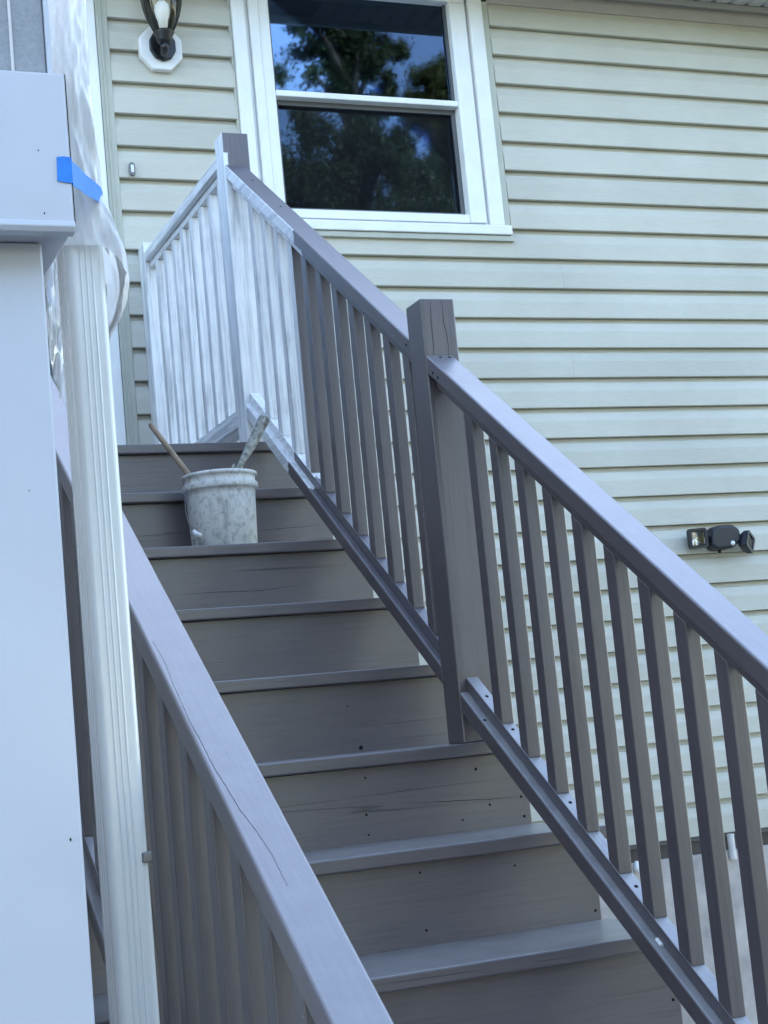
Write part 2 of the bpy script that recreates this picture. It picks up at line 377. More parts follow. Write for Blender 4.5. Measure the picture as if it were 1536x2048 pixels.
def bm_tube(path, radii, n=12, bm=None, cap=True):
    bm = bm or bmesh.new(); rings = []
    path = [Vector(p) for p in path]
    if not hasattr(radii, '__len__'): radii = [radii]*len(path)
    up = None
    for i, p in enumerate(path):
        d = (path[min(i+1, len(path)-1)] - path[max(i-1, 0)]).normalized()
        if up is None: up = d.orthogonal().normalized()
        else: up = (up - d*up.dot(d)).normalized()
        s = d.cross(up)
        rings.append([bm.verts.new(p + (up*math.cos(2*math.pi*k/n) + s*math.sin(2*math.pi*k/n))*radii[i]) for k in range(n)])
    for a, b in zip(rings, rings[1:]):
        for k in range(n): bm.faces.new((a[k], a[(k+1) % n], b[(k+1) % n], b[k]))
    if cap: bm.faces.new(rings[0][::-1]); bm.faces.new(rings[-1])
    return bm
def bm_lathe(prof, c, n=40, bm=None, closed=False, wob=0.0):
    """prof: (radius, z) pairs around vertical axis through c"""
    bm = bm or bmesh.new(); rings = []
    for r, z in prof:
        rings.append([bm.verts.new((c[0]+r*math.cos(2*math.pi*k/n)*(1+wob*math.sin(3*k+z*40)), c[1]+r*math.sin(2*math.pi*k/n)*(1+wob*math.cos(2*k+z*31)), c[2]+z)) for k in range(n)])
    for a, b in zip(rings, rings[1:]):
        for k in range(n): bm.faces.new((a[k], a[(k+1) % n], b[(k+1) % n], b[k]))
    if prof[0][0] > 1e-5: bm.faces.new(rings[0][::-1])
    if prof[-1][0] > 1e-5 and not closed: bm.faces.new(rings[-1])
    return bm

# ------------------------------------------------------------------ measured layout
YW = 6.060                                   # house wall plane
YT, ZT, RUN, RISE = 4.8278, 0.9349, 0.2835, 0.1964
nose = lambda n: (YT-(n-1)*RUN, ZT-(n-1)*RISE)
XR, XL = 1.7038, 0.505                       # riser ends
XP, PW = 1.5505, 0.0889                      # rail posts
YP1, YP2, YP3 = 3.4321, 4.853, 5.956
GZ = -H

# ------------------------------------------------------------------ ground
bm = bmesh.new()
q = [bm.verts.new((x, y, GZ)) for x, y in ((-400, -400), (400, -400), (400, 400), (-400, 400))]; bm.faces.new(q)
o = from_bm('ground', bm, M_GRASS); o['kind'] = 'structure'
o = box('pavement', -2.5, 5.5, 0.7, 5.9, GZ-0.1, GZ+0.03, M_PATIO, None, bev=0.008); o['kind'] = 'structure'
o = box('added_asphalt', -14.0, 16.0, -8.5, 0.69, GZ-0.1, GZ+0.012, M_ASPH, None, bev=0.004); o['kind'] = 'structure'  # unseen dark asphalt, added to cut sunlit lawn colour off the stairs

# ------------------------------------------------------------------ house
house = thing('house', 'house with pale sage horizontal vinyl siding and white double hung window', 'house', (2.0, YW, GZ))
HX0, HX1, HY1 = -7.0, 9.5, YW+7.4
WX0, WX1, WZ0, WZ1 = 2.012, 3.180, 2.02, 3.10       # window opening incl. casing
SB, ST = -0.566, 3.100                              # siding bottom and top
DX0, DX1 = 0.36, 1.44                               # door incl. casing
EAVE = 3.195
# structural wall with real openings
def wall_box(x0, x1, z0, z1, bm): 
    for b in (bm_prism([(x0, YW+0.03), (x1, YW+0.03), (x1, YW+0.2), (x0, YW+0.2)], 'z', z0, z1),):
        me = bpy.data.meshes.new('t'); b.to_mesh(me); b.free(); bm.from_mesh(me); bpy.data.meshes.remove(me)
bm = bmesh.new()
wall_box(HX0, DX0, SB, EAVE+0.05, bm); wall_box(DX0, DX1, 2.98, EAVE+0.05, bm); wall_box(DX0, DX1, SB, ZT-0.02, bm)
wall_box(DX1, 2.15, SB, EAVE+0.05, bm); wall_box(2.15, 3.03, SB, 2.06, bm); wall_box(2.15, 3.03, 3.12, EAVE+0.05, bm); wall_box(3.03, HX1, SB, EAVE+0.05, bm)
from_bm('wall', bm, M_WALL, house)
box('side_wall', HX0, HX0+0.2, YW+0.21, HY1, SB, EAVE+0.05, M_SID, house, 0)
box('side_wall', HX1-0.2, HX1, YW+0.21, HY1, SB, EAVE+0.05, M_SID, house, 0)
box('rear_wall', HX0+0.21, HX1-0.21, HY1-0.2, HY1, SB, EAVE+0.05, M_SID, house, 0)
# dim room behind the window and door
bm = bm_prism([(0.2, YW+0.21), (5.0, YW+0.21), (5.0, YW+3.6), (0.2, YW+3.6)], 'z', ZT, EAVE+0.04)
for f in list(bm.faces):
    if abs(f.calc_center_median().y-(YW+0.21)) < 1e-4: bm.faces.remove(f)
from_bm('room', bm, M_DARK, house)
# foundation, sill plate
box('foundation', HX0-0.02, HX1+0.02, YW-0.035, YW+0.5, GZ-0.3, -0.640, M_CONC, house, 0.006)
box('sill_plate', HX0, HX1, YW+0.005, YW+0.1, -0.640, SB+0.012, M_SILLW, house, 0.002)
box('base_flashing', HX0, HX1, YW-0.004, YW+0.004, SB-0.018, SB+0.010, M_SCRF, house, 0)

# siding courses: dutch-lap profile, each course a plank of its own
CO = 0.13151
def course(x0, x1, z, h, top=None):
    zt = z+h if top is None else min(z+h, top)
    yb = YW
    pr = [(yb+0.028, z+0.003), (yb-0.0195, z+0.0003), (yb-0.0222, z+0.0025), (yb-0.0220, z+0.008), (yb-0.0200, z+0.54*h), (yb-0.0182, z+0.60*h), (yb-0.0095, z+0.78*h), (yb-0.0065, z+0.84*h), (yb+0.0040, z+0.865*h), (yb+0.0046, z+h-0.0005), (yb+0.028, z+h-0.0005)]
    if zt < z+h:
        pr = [p for p in pr if p[1] < zt] ; pr = pr + [(pr[-1][0], zt), (yb+0.028, zt)]
    prism('siding_plank', pr, 'x', x0, x1, M_SID, house)
random.seed(3)
zr = 2.8644 - 26*CO                           # butt lines measured on the long wall
k = 0
z = SB
lines = [2.8644 - i*CO for i in range(-2, 27)]
lines = sorted(v for v in lines if SB-0.03 < v < ST-0.01)
lines[0] = SB
for i, zl in enumerate(lines):
    h = (lines[i+1] if i+1 < len(lines) else zl+CO) - zl
    xa, xb = 3.192, HX1
    segs = []
    if zl+h <= 2.020: xa = 1.497
    seams = [xa, xb]
    for sx in ([3.417, 6.3], [4.75, 7.6], [2.55, 5.55, 8.2])[i % 3]:
        if xa+0.4 < sx < xb-0.4 and (i*7 % 5) < 3: seams.append(sx)
    seams.sort()
    for a, b_ in zip(seams, seams[1:]): course(a+0.0004, b_-0.0004, zl, h, ST)
    if zl < 2.02 < zl+h:                      # the course notched under the window sill
        course(1.497, 3.192, zl, h, 2.012)
lines2 = [2.766 - i*0.1328 for i in range(-3, 26)]
for zl in sorted(lines2):
    if zl < ZT-0.14 or zl > ST-0.01: continue
    if zl+0.1328 > 2.020: course(1.497, 2.006, zl, 0.1328, ST)
for zl in lines:
    course(HX0, DX0-0.05, zl, CO, ST)
box('corner_post', HX1-0.001, HX1+0.06, YW-0.03, YW+0.2, SB, ST, M_JT, house, 0.004)
box('corner_post', HX0-0.06, HX0+0.001, YW-0.03, YW+0.2, SB, ST, M_JT, house, 0.004)

# j-channel beside the door, door casing, storm door
box('j_channel', 1.449, 1.497, YW-0.024, YW+0.028, ZT+0.001, 3.10, M_JT, house, 0.004)
box('j_channel_lip', 1.463, 1.470, YW-0.032, YW-0.0245, ZT+0.001, 3.10, M_JT, house, 0.002)
door = box('storm_door', 0.47, 1.345, YW-0.012, YW+0.028, ZT+0.05, 2.89, M_TRIM, house, 0.004)
box('glass', 0.60, 1.215, YW-0.016, YW-0.013, ZT+0.25, 2.76, M_PANE, door, 0)
box('handle', 1.255, 1.285, YW-0.07, YW-0.013, ZT+0.95, ZT+1.12, M_CHROME, door, 0.006)
for x0, x1 in ((0.36, 0.468), (1.347, 1.447)): box('door_casing', x0, x1, YW-0.028, YW+0.028, ZT+0.01, 3.099, M_TRIM, house, 0.006)
box('door_head', 0.4685, 1.3465, YW-0.028, YW+0.028, 2.892, 3.099, M_TRIM, house, 0.006)

# window
fy = YW
win = box('window', WX0, 2.070, fy-0.034, fy+0.03, 2.082, 3.140, M_TRIM, house, 0.006)     # left casing carries the rest
def wb(nm, x0, x1, y0, y1, z0, z1, mt, bev=0.004): return box(nm, x0, x1, y0, y1, z0, z1, mt, win, bev)
wb('casing', 3.092, 3.158, fy-0.034, fy+0.03, 2.082, 3.140, M_TRIM, 0.006)
wb('casing', 2.0705, 3.0915, fy-0.034, fy+0.03, 3.142, 3.19, M_TRIM, 0.006)
wb('trim_edge', 3.1585, 3.191, fy-0.020, fy+0.028, 2.030, 3.140, M_JT, 0.003)
wb('trim_edge', 2.0005, 2.0115, fy-0.020, fy+0.028, 2.030, 3.140, M_JT, 0.003)
wb('frame', 2.0708, 2.089, fy-0.006, fy+0.08, 2.082, 3.140, M_TRIM)
wb('frame', 2.0895, 2.130, fy-0.026, fy+0.08, 2.082, 3.140, M_TRIM)
wb('frame', 3.078, 3.0915, fy-0.006, fy+0.08, 2.082, 3.140, M_TRIM)
wb('frame', 2.1305, 3.0775, fy-0.026, fy+0.08, 3.086, 3.141, M_TRIM)
wb('sash_stile', 2.1305, 2.178, fy-0.018, fy+0.05, 2.094, 3.0855, M_TRIM)
wb('sash_stile', 3.002, 3.0775, fy-0.026, fy+0.05, 2.094, 3.0855, M_TRIM)
wb('meeting_rail', 2.1785, 3.0015, fy-0.022, fy+0.05, 2.612, 2.638, M_TRIM)
wb('sash_rail', 2.1785, 3.0015, fy-0.020, fy+0.05, 2.094, 2.132, M_TRIM)
wb('upper_pane', 2.1786, 3.0014, fy+0.022, fy+0.026, 2.6385, 3.0855, M_PANE, 0)
wb('recess_shade', 2.1786, 2.190, fy+0.008, fy+0.0215, 2.6385, 3.0855, M_SCRF, 0)  # dark strips beside the upper pane, painting in its recess shadow
wb('recess_shade', 2.990, 3.0014, fy+0.008, fy+0.0215, 2.6385, 3.0855, M_SCRF, 0)
wb('lower_pane', 2.1786, 3.0014, fy+0.043, fy+0.047, 2.1325, 2.6115, M_PANE, 0)
wb('screen_frame', 2.1786, 2.196, fy+0.020, fy+0.032, 2.1325, 2.6115, M_SCRF, 0.002)
wb('screen_frame', 2.983, 3.0014, fy+0.020, fy+0.032, 2.1325, 2.6115, M_SCRF, 0.002)
wb('screen_frame', 2.1965, 2.9825, fy+0.020, fy+0.032, 2.590, 2.6115, M_SCRF, 0.002)
wb('screen_frame', 2.1965, 2.9825, fy+0.020, fy+0.032, 2.1325, 2.150, M_SCRF, 0.002)
wb('screen', 2.1965, 2.9825, fy+0.026, fy+0.0265, 2.1505, 2.5895, M_SCREEN, 0)
wb('sill', 2.003, 3.182, fy-0.050, fy+0.03, 2.038, 2.080, M_TRIM, 0.004)
wb('sill_channel', 1.998, 3.193, fy-0.040, fy+0.028, 2.012, 2.036, M_JT, 0.003)

# eave: frieze, channel, soffit planks, fascia, gutter, roof
box('frieze_board', HX0, HX1, YW-0.020, YW+0.028, 3.100, 3.150, M_FRZ, house, 0.004)
box('frieze_reveal', HX0, HX1, YW-0.006, YW+0.028, 3.1505, 3.166, M_FRZ, house, 0.0)
box('soffit_channel', HX0, HX1, YW-0.034, YW+0.028, 3.1665, 3.194, M_FRZ, house, 0.004)
YE = YW-0.42
o0 = None
x = 2.6
pl = bm_prism([(-0.0435, 0.0), (-0.030, -0.0105), (0.030, -0.0105), (0.0435, 0.0)], 'y', 0, YW-YE-0.001)
sme = bpy.data.meshes.new('soffit_plank'); pl.to_mesh(sme); pl.free(); sme.materials.append(M_SOF)
while x < 6.6:
    o = bpy.data.objects.new('soffit_plank', sme); C.objects.link(o); o.parent = house
    o.location = Vector((x, YE, 3.206+H)) - house.location
    x += 0.0905
box('soffit_board', HX0-0.3, HX1+0.3, YE, YW+0.02, 3.2065, 3.22, M_FRZ, house, 0)
box('fascia', HX0-0.3, HX1+0.3, YE-0.022, YE-0.001, 3.17, 3.38, M_TRIM, house, 0.003)
prism('gutter', [(YE-0.0225, 3.36), (YE-0.13, 3.36), (YE-0.13, 3.33), (YE-0.09, 3.25), (YE-0.0225, 3.25)], 'x', HX0-0.3, HX1+0.3, M_TRIM, house, 0.004)
YR, ZR = YW+3.7, 6.35
prism('roof', [(YE-0.06, 3.385), (YR, ZR), (HY1+0.5, 3.385), (HY1+0.5, 3.25), (YR, ZR-0.16), (YE, 3.225)], 'x', HX0-0.35, HX1+0.35, M_ROOF, house)
prism('gable_wall', [(YW+0.1, EAVE+0.05), (HY1, EAVE+0.05), (YR, ZR-0.3)], 'x', HX1-0.2, HX1, M_SID, house)
prism('gable_wall', [(YW+0.1, EAVE+0.05), (HY1, EAVE+0.05), (YR, ZR-0.3)], 'x', HX0, HX0+0.2, M_SID, house)
# small pipe stub and white cable clip at the foot of the siding
from_bm('drain_pipe', bm_tube([(3.903, YW-0.048, -0.57), (3.903, YW-0.048, -0.675)], 0.015, 14), M_SOF, house, smooth=False)

# ------------------------------------------------------------------ stairs
stairs = thing('porch_stairs', 'grey painted wooden stairs climbing to the landing at the door', 'stairs', (1.1, 3.0, GZ))
screw_me = None
def screw(parent, p, axis='y', r=0.0045):
    """small dark screw head sunk in the face at p (face normal along -axis)"""
    global screw_me
    d = {'y': Vector((0, -1, 0)), 'x': Vector((-1, 0, 0)), 'z': Vector((0, 0, 1))}[axis] if isinstance(axis, str) else Vector(axis)
    p = Vector(p)
    bm = bm_tube([p - d*0.002, p + d*0.0006, p + d*0.0008], [r, r, r*0.5], 8)
    return from_bm('screw', bm, M_HOLE, parent)
NT = 13
TT = 0.029                                   # tread thickness
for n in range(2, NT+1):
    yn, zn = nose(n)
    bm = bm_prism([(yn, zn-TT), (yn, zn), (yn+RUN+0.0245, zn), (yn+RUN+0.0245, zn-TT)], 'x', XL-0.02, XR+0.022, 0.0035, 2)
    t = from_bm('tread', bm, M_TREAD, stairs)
for n in range(1, NT+1):
    yn, zn = nose(n)
    zb = nose(n+1)[1] if n < NT else GZ+0.031
    box('riser', XL, XR, yn+0.025, yn+0.0445, zb-0.03 if n < NT else zb, zn-TT-0.0005, G['x'], stairs, 0.002)
for sx in (XL+0.03, 1.09, XR-0.07):
    pts = [(YT+0.05, ZT-0.28), (YT+0.05, ZT-TT-0.001)]
    for n in range(2, NT+1):
        yn, zn = nose(n)
        pts += [(yn+RUN+0.045, zn-TT-0.001), (yn+0.045, zn-TT-0.001)]
    yl = nose(NT)[0]
    pts += [(yl+0.045, GZ+0.031), (yl+0.36, GZ+0.031)]
    prism('stringer', pts, 'x', sx, sx+0.038, G['y'], stairs)
# riser screws and knots that show
rs = [(5, 1.383, .066, .003), (5, 1.408, -.036, .009), (6, 1.575, -.107, .006), (6, 1.601, -.190, .005), (6, 1.53, -.217, .004), (6, 1.299, -.181, .005), (6, 1.300, -.225, .004),
      (6, 1.304, -.100, .004), (7, 1.297, -.294, .004), (7, 1.299, -.410, .005), (6, 1.682, -.180, .005), (6, 1.685, -.225, .0055), (8, 1.687, -.572, .0055), (7, 1.512, -.305, .004), (7, 1.69, -.42, .005)]
ris = {}
for o in C.objects:
    if o.name.startswith('riser'): ris[round((YT+0.025-(root_of(o).y-0.00975))/RUN)+1] = o
for n, x, z, r in rs:
    screw(ris[n], (x, nose(n)[0]+0.025, z), 'y', r*0.6)
# landing deck: boards run along the house, the first is the bull-nosed edge
yb = YT
i = 0
while yb < YW-0.06:
    ye = min(yb+0.139, YW-0.045)
    if i == 0: ye = YT+0.20
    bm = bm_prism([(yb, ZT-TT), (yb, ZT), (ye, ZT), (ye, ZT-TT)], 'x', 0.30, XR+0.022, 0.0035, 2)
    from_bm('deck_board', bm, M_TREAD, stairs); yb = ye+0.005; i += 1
for jy in (YT+0.06, 5.35, 5.9): box('joist', 0.34, XR-0.01, jy, jy+0.038, ZT-0.18, ZT-TT-0.0005, G['x'], stairs, 0.003)
for jx, jy in ((0.36, 5.0), (XR-0.11, 5.0), (0.36, 5.85), (XR-0.11, 5.85)): box('support_post', jx, jx+0.089, jy, jy+0.089, GZ+0.03, ZT-0.1805, G['z'], stairs, 0.004)
# ------------------------------------------------------------------ railings
CW, BW, BD, TH = 0.0696, 0.0291, 0.037, 0.038
def raked(name, x0, x1, ya, yb, zf, tv, mt, parent, bev=0.004, seg=3, nsub=1, bow=0.0):
    """board following the rake zf(y) (top), plumb ends, vertical thickness tv"""
    N = max(1, nsub); ys = [ya+(yb-ya)*i/N for i in range(N+1)]
    top = [(y, zf(y)) for y in ys]; bot = [(y, zf(y)-tv) for y in ys[::-1]]
    return prism(name, top+bot, 'x', x0, x1, mt, parent, bev, seg)
_bal = {}
def baluster(parent, x, y, zb, zt, tan, mt, tag):
    """square baluster standing with its front face at y; ends cut to the rake"""
    key = (tag, round(zt-zb, 4), round(tan, 4))
    if key not in _bal:
        h = zt-zb; s = BD*tan
        bm = bm_prism([(0, 0), (BD, s), (BD, h+s), (0, h)], 'x', 0, BW, 0.0022, 2)
        me = bpy.data.meshes.new('baluster'); bm.to_mesh(me); bm.free(); me.materials.append(mt); _bal[key] = me
    o = bpy.data.objects.new('baluster', _bal[key]); C.objects.link(o); o.parent = parent
    o.location = Vector((x, y, zb+H)) - root_of(parent)
    o.rotation_euler = (random.uniform(-0.0025, 0.0025), random.uniform(-0.0012, 0.0012), random.uniform(-0.03, 0.03))
    return o
def post(parent, x, y, z0, z1, mt, w=PW):
    return from_bm('post', bm_prism([(x, y), (x+w, y), (x+w, y+w), (x, y+w)], 'z', z0, z1, 0.004, 2), mt, parent)

rail = thing('stair_railing', 'grey wooden stair railing beside the house wall, its top end half painted white', 'railing', (XP+0.04, 3.0, GZ))
# masks for the half painted pieces
def t_cap(M, p, nrm, j):      # inner face white up the far end
    left = M('SUBTRACT', M('MULTIPLY', nrm['X'], -1.0), 0.55)
    far = M('ADD', M('SUBTRACT', p['Y'], 4.262), M('MULTIPLY', j, 0.9))
    return M('MINIMUM', left, far)
def t_bot(M, p, nrm, j):      # bottom rail: face stops earlier than its top
    lx = M('MULTIPLY', M('GREATER_THAN', M('MULTIPLY', nrm['X'], -1.0), 0.6), 0.16)
    return M('ADD', M('SUBTRACT', M('SUBTRACT', p['Y'], lx), 4.325), M('MULTIPLY', j, 1.6))
def t_p2(M, p, nrm, j):       # far newel: left face white, front white below the cap
    left = M('SUBTRACT', M('MULTIPLY', nrm['X'], -1.0), 0.5)
    low = M('ADD', M('SUBTRACT', 1.80+H, p['Z']), M('MULTIPLY', j, 0.8))
    tongue = M('ADD', M('MINIMUM', M('SUBTRACT', XP+0.016, p['X']), M('SUBTRACT', 1.895+H, p['Z'])), M('MULTIPLY', j, 0.3))
    return M('MAXIMUM', M('MAXIMUM', left, low), tongue)
def t_b3(M, p, nrm, j):       # baluster at the paint line: only its left face
    return M('ADD', M('SUBTRACT', M('MULTIPLY', nrm['X'], -1.0), 0.5), M('MULTIPLY', j, 6.0))
M_CAPH = half_paint('cap_half_painted', 'y', t_cap); M_BOTH = half_paint('bottom_half_painted', 'y', t_bot)
M_P2 = half_paint('newel_half_painted', 'z', t_p2); M_B3 = half_paint('baluster_half_painted', 'z', t_b3)
z6 = nose(6)[1]
post(rail, XP, YP1, z6, 1.0007, G['z'])
post(rail, XP, YP2, ZT, 1.963, M_P2)
YB = nose(NT)[0]+0.03
post(rail, XP, YB, nose(NT)[1], -0.44, G['z'])
def section(parent, x, tan, zc, zb, zs, ya, yb, y0, db, nb, mcap, mbot, mbals, ref=3.6):
    q = math.sqrt(1+tan*tan); f = lambda z0: (lambda y: z0+(y-ref)*tan)
    xs = x+0.0205
    cap = raked('cap_rail', x, x+CW, ya, yb, f(zc), TH*q, mcap, parent, 0.0045, 3)
    raked('upper_strip', xs-0.0005, xs+BW+0.0005, ya+0.0005, yb-0.0005, f(zc-TH*q-0.0005), 0.026*q, mcap, parent, 0.002, 2)
    bot = raked('bottom_rail', x, x+CW, ya, yb, f(zb), TH*q, mbot, parent, 0.0045, 3)
    raked('lower_strip', xs-0.0005, xs+BW+0.0005, ya+0.0005, yb-0.0005, f(zs), zs-zb-0.0006, mbot, parent, 0.002, 2)
    for i in range(nb):
        y = y0-i*db
        za = f(zs)(y)+0.0005; zt = f(zc-TH*q-0.0005)(y)-0.026*q-0.0005
        baluster(parent, xs, y, za, zt, tan, mbals(i), mbals(i).name)
    return cap, bot
capU, botU = section(rail, 1.5515, 0.6983, 0.9787, 0.1912, 0.2225, YP1+PW+0.001, YP2-0.001, 4.6788, 0.1094, 11, M_CAPH, M_BOTH, lambda i: W['z'] if i < 3 else (M_B3 if i == 3 else G['z']))
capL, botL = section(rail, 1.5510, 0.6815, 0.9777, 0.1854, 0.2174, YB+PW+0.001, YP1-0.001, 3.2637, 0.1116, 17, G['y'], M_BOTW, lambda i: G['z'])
nU, nL = Vector((0, -0.6815, 1)).normalized(), Vector((-1, 0, 0))
def on_capL(y): return 0.9777+(y-3.6)*0.6815
for x, y in ((1.583, 3.418), (1.606, 3.418)): screw(capL, (x, y, on_capL(y)), nU, 0.004)
for y in (3.40, 3.375): screw(capL, (1.551, y, on_capL(y)-0.030), 'x', 0.0035)
for y in (4.46, 4.70): screw(capU, (1.590, y, 0.9787+(y-3.6)*0.6983), nU, 0.004)
screw(capU, (1.5515, 3.54, 0.9787-0.06*0.6983-0.022), 'x', 0.0035)
for y in (3.405, 3.29, 3.06, 2.83, 2.37): screw(botL, (1.586, y-0.045, 0.2174+(y-0.045-3.6)*0.6815+0.0002), nU, 0.004)
screw(botL, (1.5605, 3.33, 0.1854+(3.33-3.6)*0.6815), nU, 0.004)
bm = bm_tube([(1.5680, 2.70, 0.1854+(2.70-3.6)*0.6815+0.001), (1.5680, 2.685, 0.1854+(2.685-3.6)*0.6815+0.001)], 0.004, 6)
from_bm('paint_chip', bm, M_CHIP, botL)

def crack(parent, pts, nrm, side, w=0.0011):
    """thin dark split following pts on a face"""
    bm = bmesh.new(); nrm = Vector(nrm).normalized(); side = Vector(side).normalized(); P = [Vector(p) for p in pts]
    fine = []
    for i in range(len(P)-1):
        for k in range(6):
            f = k/6; fine.append(P[i].lerp(P[i+1], f) + side*0.0005*math.sin(i*5.1+k*2.3)*(0.5+0.5*math.sin(i+k)))
    fine.append(P[-1]); L = len(fine)-1; rows = []
    for i, p in enumerate(fine):
        h = w*0.5*min(1, 0.25+2.2*min(i, L-i)/L)*(0.7+0.5*math.sin(i*1.7)**2)
        rows.append([bm.verts.new(p + nrm*0.0004 + side*h), bm.verts.new(p + nrm*0.0004 - side*h), bm.verts.new(p - nrm*0.0015)])
    for a, b in zip(rows, rows[1:]):
        for i in range(3): bm.faces.new((a[i], a[(i+1) % 3], b[(i+1) % 3], b[i]))
    bm.faces.new(rows[0]); bm.faces.new(rows[-1][::-1])
    return from_bm('crack', bm, M_HOLE, parent)
for n, pts in ((2, [(1.0922, .616), (1.173, .6182), (1.2552, .6235)]), (2, [(1.4614, .6176), (1.5378, .6204), (1.6167, .6231), (1.6745, .6283)]), (6, [(1.3816, -.1648), (1.5035, -.1718), (1.6032, -.1776), (1.6795, -.1798)]), (3, [(1.1426, .4126), (1.2267, .4146), (1.3691, .4121), (1.4865, .4209)])):
    crack(ris[n], [(x, nose(n)[0]+0.025, z) for x, z in pts], (0, -1, 0), (0, 0, 1), 0.0012)
p1 = next(o for o in C.objects if o.name == 'post')
for pts in ([(1.6076, .9992), (1.607, .9698), (1.6067, .9429), (1.6117, .9173), (1.6123, .8868), (1.6113, .854)], [(1.5774, .9964), (1.5747, .9476), (1.5747, .8868), (1.5708, .8626)]):
    crack(p1, [(x, YP1, z-0.002) for x, z in pts], (0, -1, 0), (1, 0, 0), 0.0011)

lrail = thing('landing_railing', 'short level railing along the landing, freshly painted streaky white', 'railing', (XP+0.04, 5.4, ZT))
post(lrail, XP, YP3, ZT+0.0005, 1.947, W['z'])
ya, yb_ = YP2+PW+0.001, YP3-0.001
box('cap_rail', XP, XP+CW, ya, yb_, 1.868, 1.906, W['y'], lrail, 0.004)
box('upper_strip', XP+0.020, XP+0.020+BW+0.001, ya+0.0005, yb_-0.0005, 1.842, 1.8675, W['y'], lrail, 0.002)
box('bottom_rail', XP, XP+CW, ya, yb_, 1.004, 1.044, W['y'], lrail, 0.004)
box('lower_strip', XP+0.020, XP+0.020+BW+0.001, ya+0.0005, yb_-0.0005, 1.0445, 1.074, W['y'], lrail, 0.002)
for i in range(8): baluster(lrail, XP+0.0205, 5.838-i*0.1225, 1.0745, 1.8415, 0.0, W['z'], 'landing')

# near railing on the open side of the stairs
KL = 1.31; TL = 0.6749; I0 = (1.3153-3.6*TL)*KL; XLI = KL*0.4962
left = thing('stair_railing', 'grey wooden stair railing on the downspout side of the stairs', 'railing', (XLI-0.03, 2.6, GZ))
zl0 = I0+3.6*TL
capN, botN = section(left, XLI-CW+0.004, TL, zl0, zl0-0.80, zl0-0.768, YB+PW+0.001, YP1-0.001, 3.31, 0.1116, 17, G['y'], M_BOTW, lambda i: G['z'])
section(left, XLI-CW+0.004, TL, zl0, zl0-0.80, zl0-0.768, YP1+PW+0.001, YP2-0.001, 4.6788, 0.1094, 11, G['y'], G['y'], lambda i: G['z'])
nN = Vector((0, -TL, 1)).normalized()
for w, pts in ((0.0005, [(.594, 2.4074), (.5969, 2.3534), (.5936, 2.3059), (.5911, 2.2214), (.5929, 2.1785), (.5936, 2.1222), (.5964, 2.0923), (.6003, 2.0397), (.6082, 1.9978), (.6122, 1.9563), (.6121, 1.9064)]),):
    crack(capN, [(x, y, zl0+(y-3.6)*TL) for x, y in pts], nN, (1, 0, 0), w)
xlp = XLI-CW-0.006
post(left, xlp, YP1, z6, zl0+(YP1-3.6)*TL+0.10, G['z']); post(left, xlp, YP2, ZT+0.0005, zl0+(YP2-3.6)*TL+0.09, G['z']); post(left, xlp, YB, nose(NT)[1]+0.0005, zl0+(YB-3.6)*TL+0.10, G['z'])

# ------------------------------------------------------------------ bucket with stick and brush
BC = Vector((1.313, 4.398, nose(3)[1]))
bucket = thing('bucket', 'white plastic bucket crusted with old paint standing on a stair tread', 'bucket', BC)
prof = [(0.0, 0.0), (0.088, 0.0), (0.092, 0.004), (0.0975, 0.15), (0.0985, 0.168), (0.1055, 0.169), (0.107, 0.172), (0.107, 0.184), (0.1055, 0.187), (0.1, 0.188), (0.1005, 0.205), (0.1055, 0.206), (0.107, 0.209), (0.1065, 0.215), (0.102, 0.2165),
        (0.096, 0.213), (0.093, 0.17), (0.089, 0.08), (0.0, 0.078)]
from_bm('pail', bm_lathe(prof, BC, 48, wob=0.002), M_BUCK, bucket, smooth=True)
pth = []
for i in range(15):
    a = math.pi*i/14
    pth.append((BC.x-0.111*math.cos(a)*0.55-0.052, BC.y-0.108*math.sin(a)*0.25-0.05, BC.z+0.178-0.135*math.sin(a)*0.9))
wire = [(BC.x-0.104, BC.y-0.02, BC.z+0.178), (BC.x-0.113, BC.y-0.03, BC.z+0.15), (BC.x-0.118, BC.y-0.045, BC.z+0.11), (BC.x-0.116, BC.y-0.06, BC.z+0.07), (BC.x-0.106, BC.y-0.075, BC.z+0.045), (BC.x-0.092, BC.y-0.088, BC.z+0.034)]
from_bm('wire_handle', bm_tube(wire, 0.0014, 8), M_WIRE, bucket, smooth=True)
from_bm('hand_grip', bm_tube([wire[-1], (BC.x-0.103, BC.y-0.078, BC.z+0.040), (BC.x-0.108, BC.y-0.072, BC.z+0.05)], [0.006, 0.0075, 0.005], 10), M_CHIP, bucket, smooth=True)
stick = thing('stir_stick', 'thin bare wooden stir stick leaning out of the paint bucket', 'stick', (1.30, 4.42, 0.63))
from_bm('stick', bm_tube([(1.300, 4.42, 0.628), (1.231, 4.405, 0.755), (1.180, 4.402, 0.829), (1.128, 4.40, 0.905), (1.124, 4.40, 0.911)], [0.0085, 0.0085, 0.0082, 0.008, 0.005], 12), M_STICK, stick, smooth=True)
brush = thing('paint_brush', 'paint caked brush standing handle up in the bucket', 'brush', (1.33, 4.42, 0.63))
hp = [(1.366, 4.40, 0.757), (1.374, 4.40, 0.775), (1.386, 4.40, 0.797), (1.398, 4.40, 0.815), (1.413, 4.40, 0.838), (1.428, 4.40, 0.861), (1.443, 4.40, 0.886), (1.455, 4.40, 0.906), (1.462, 4.40, 0.918), (1.465, 4.40, 0.923)]
from_bm('handle', bm_tube(hp, [0.011, 0.0085, 0.009, 0.012, 0.0145, 0.0150, 0.0150, 0.0165, 0.0175, 0.0165], 14), M_HANDLE, brush, smooth=True)
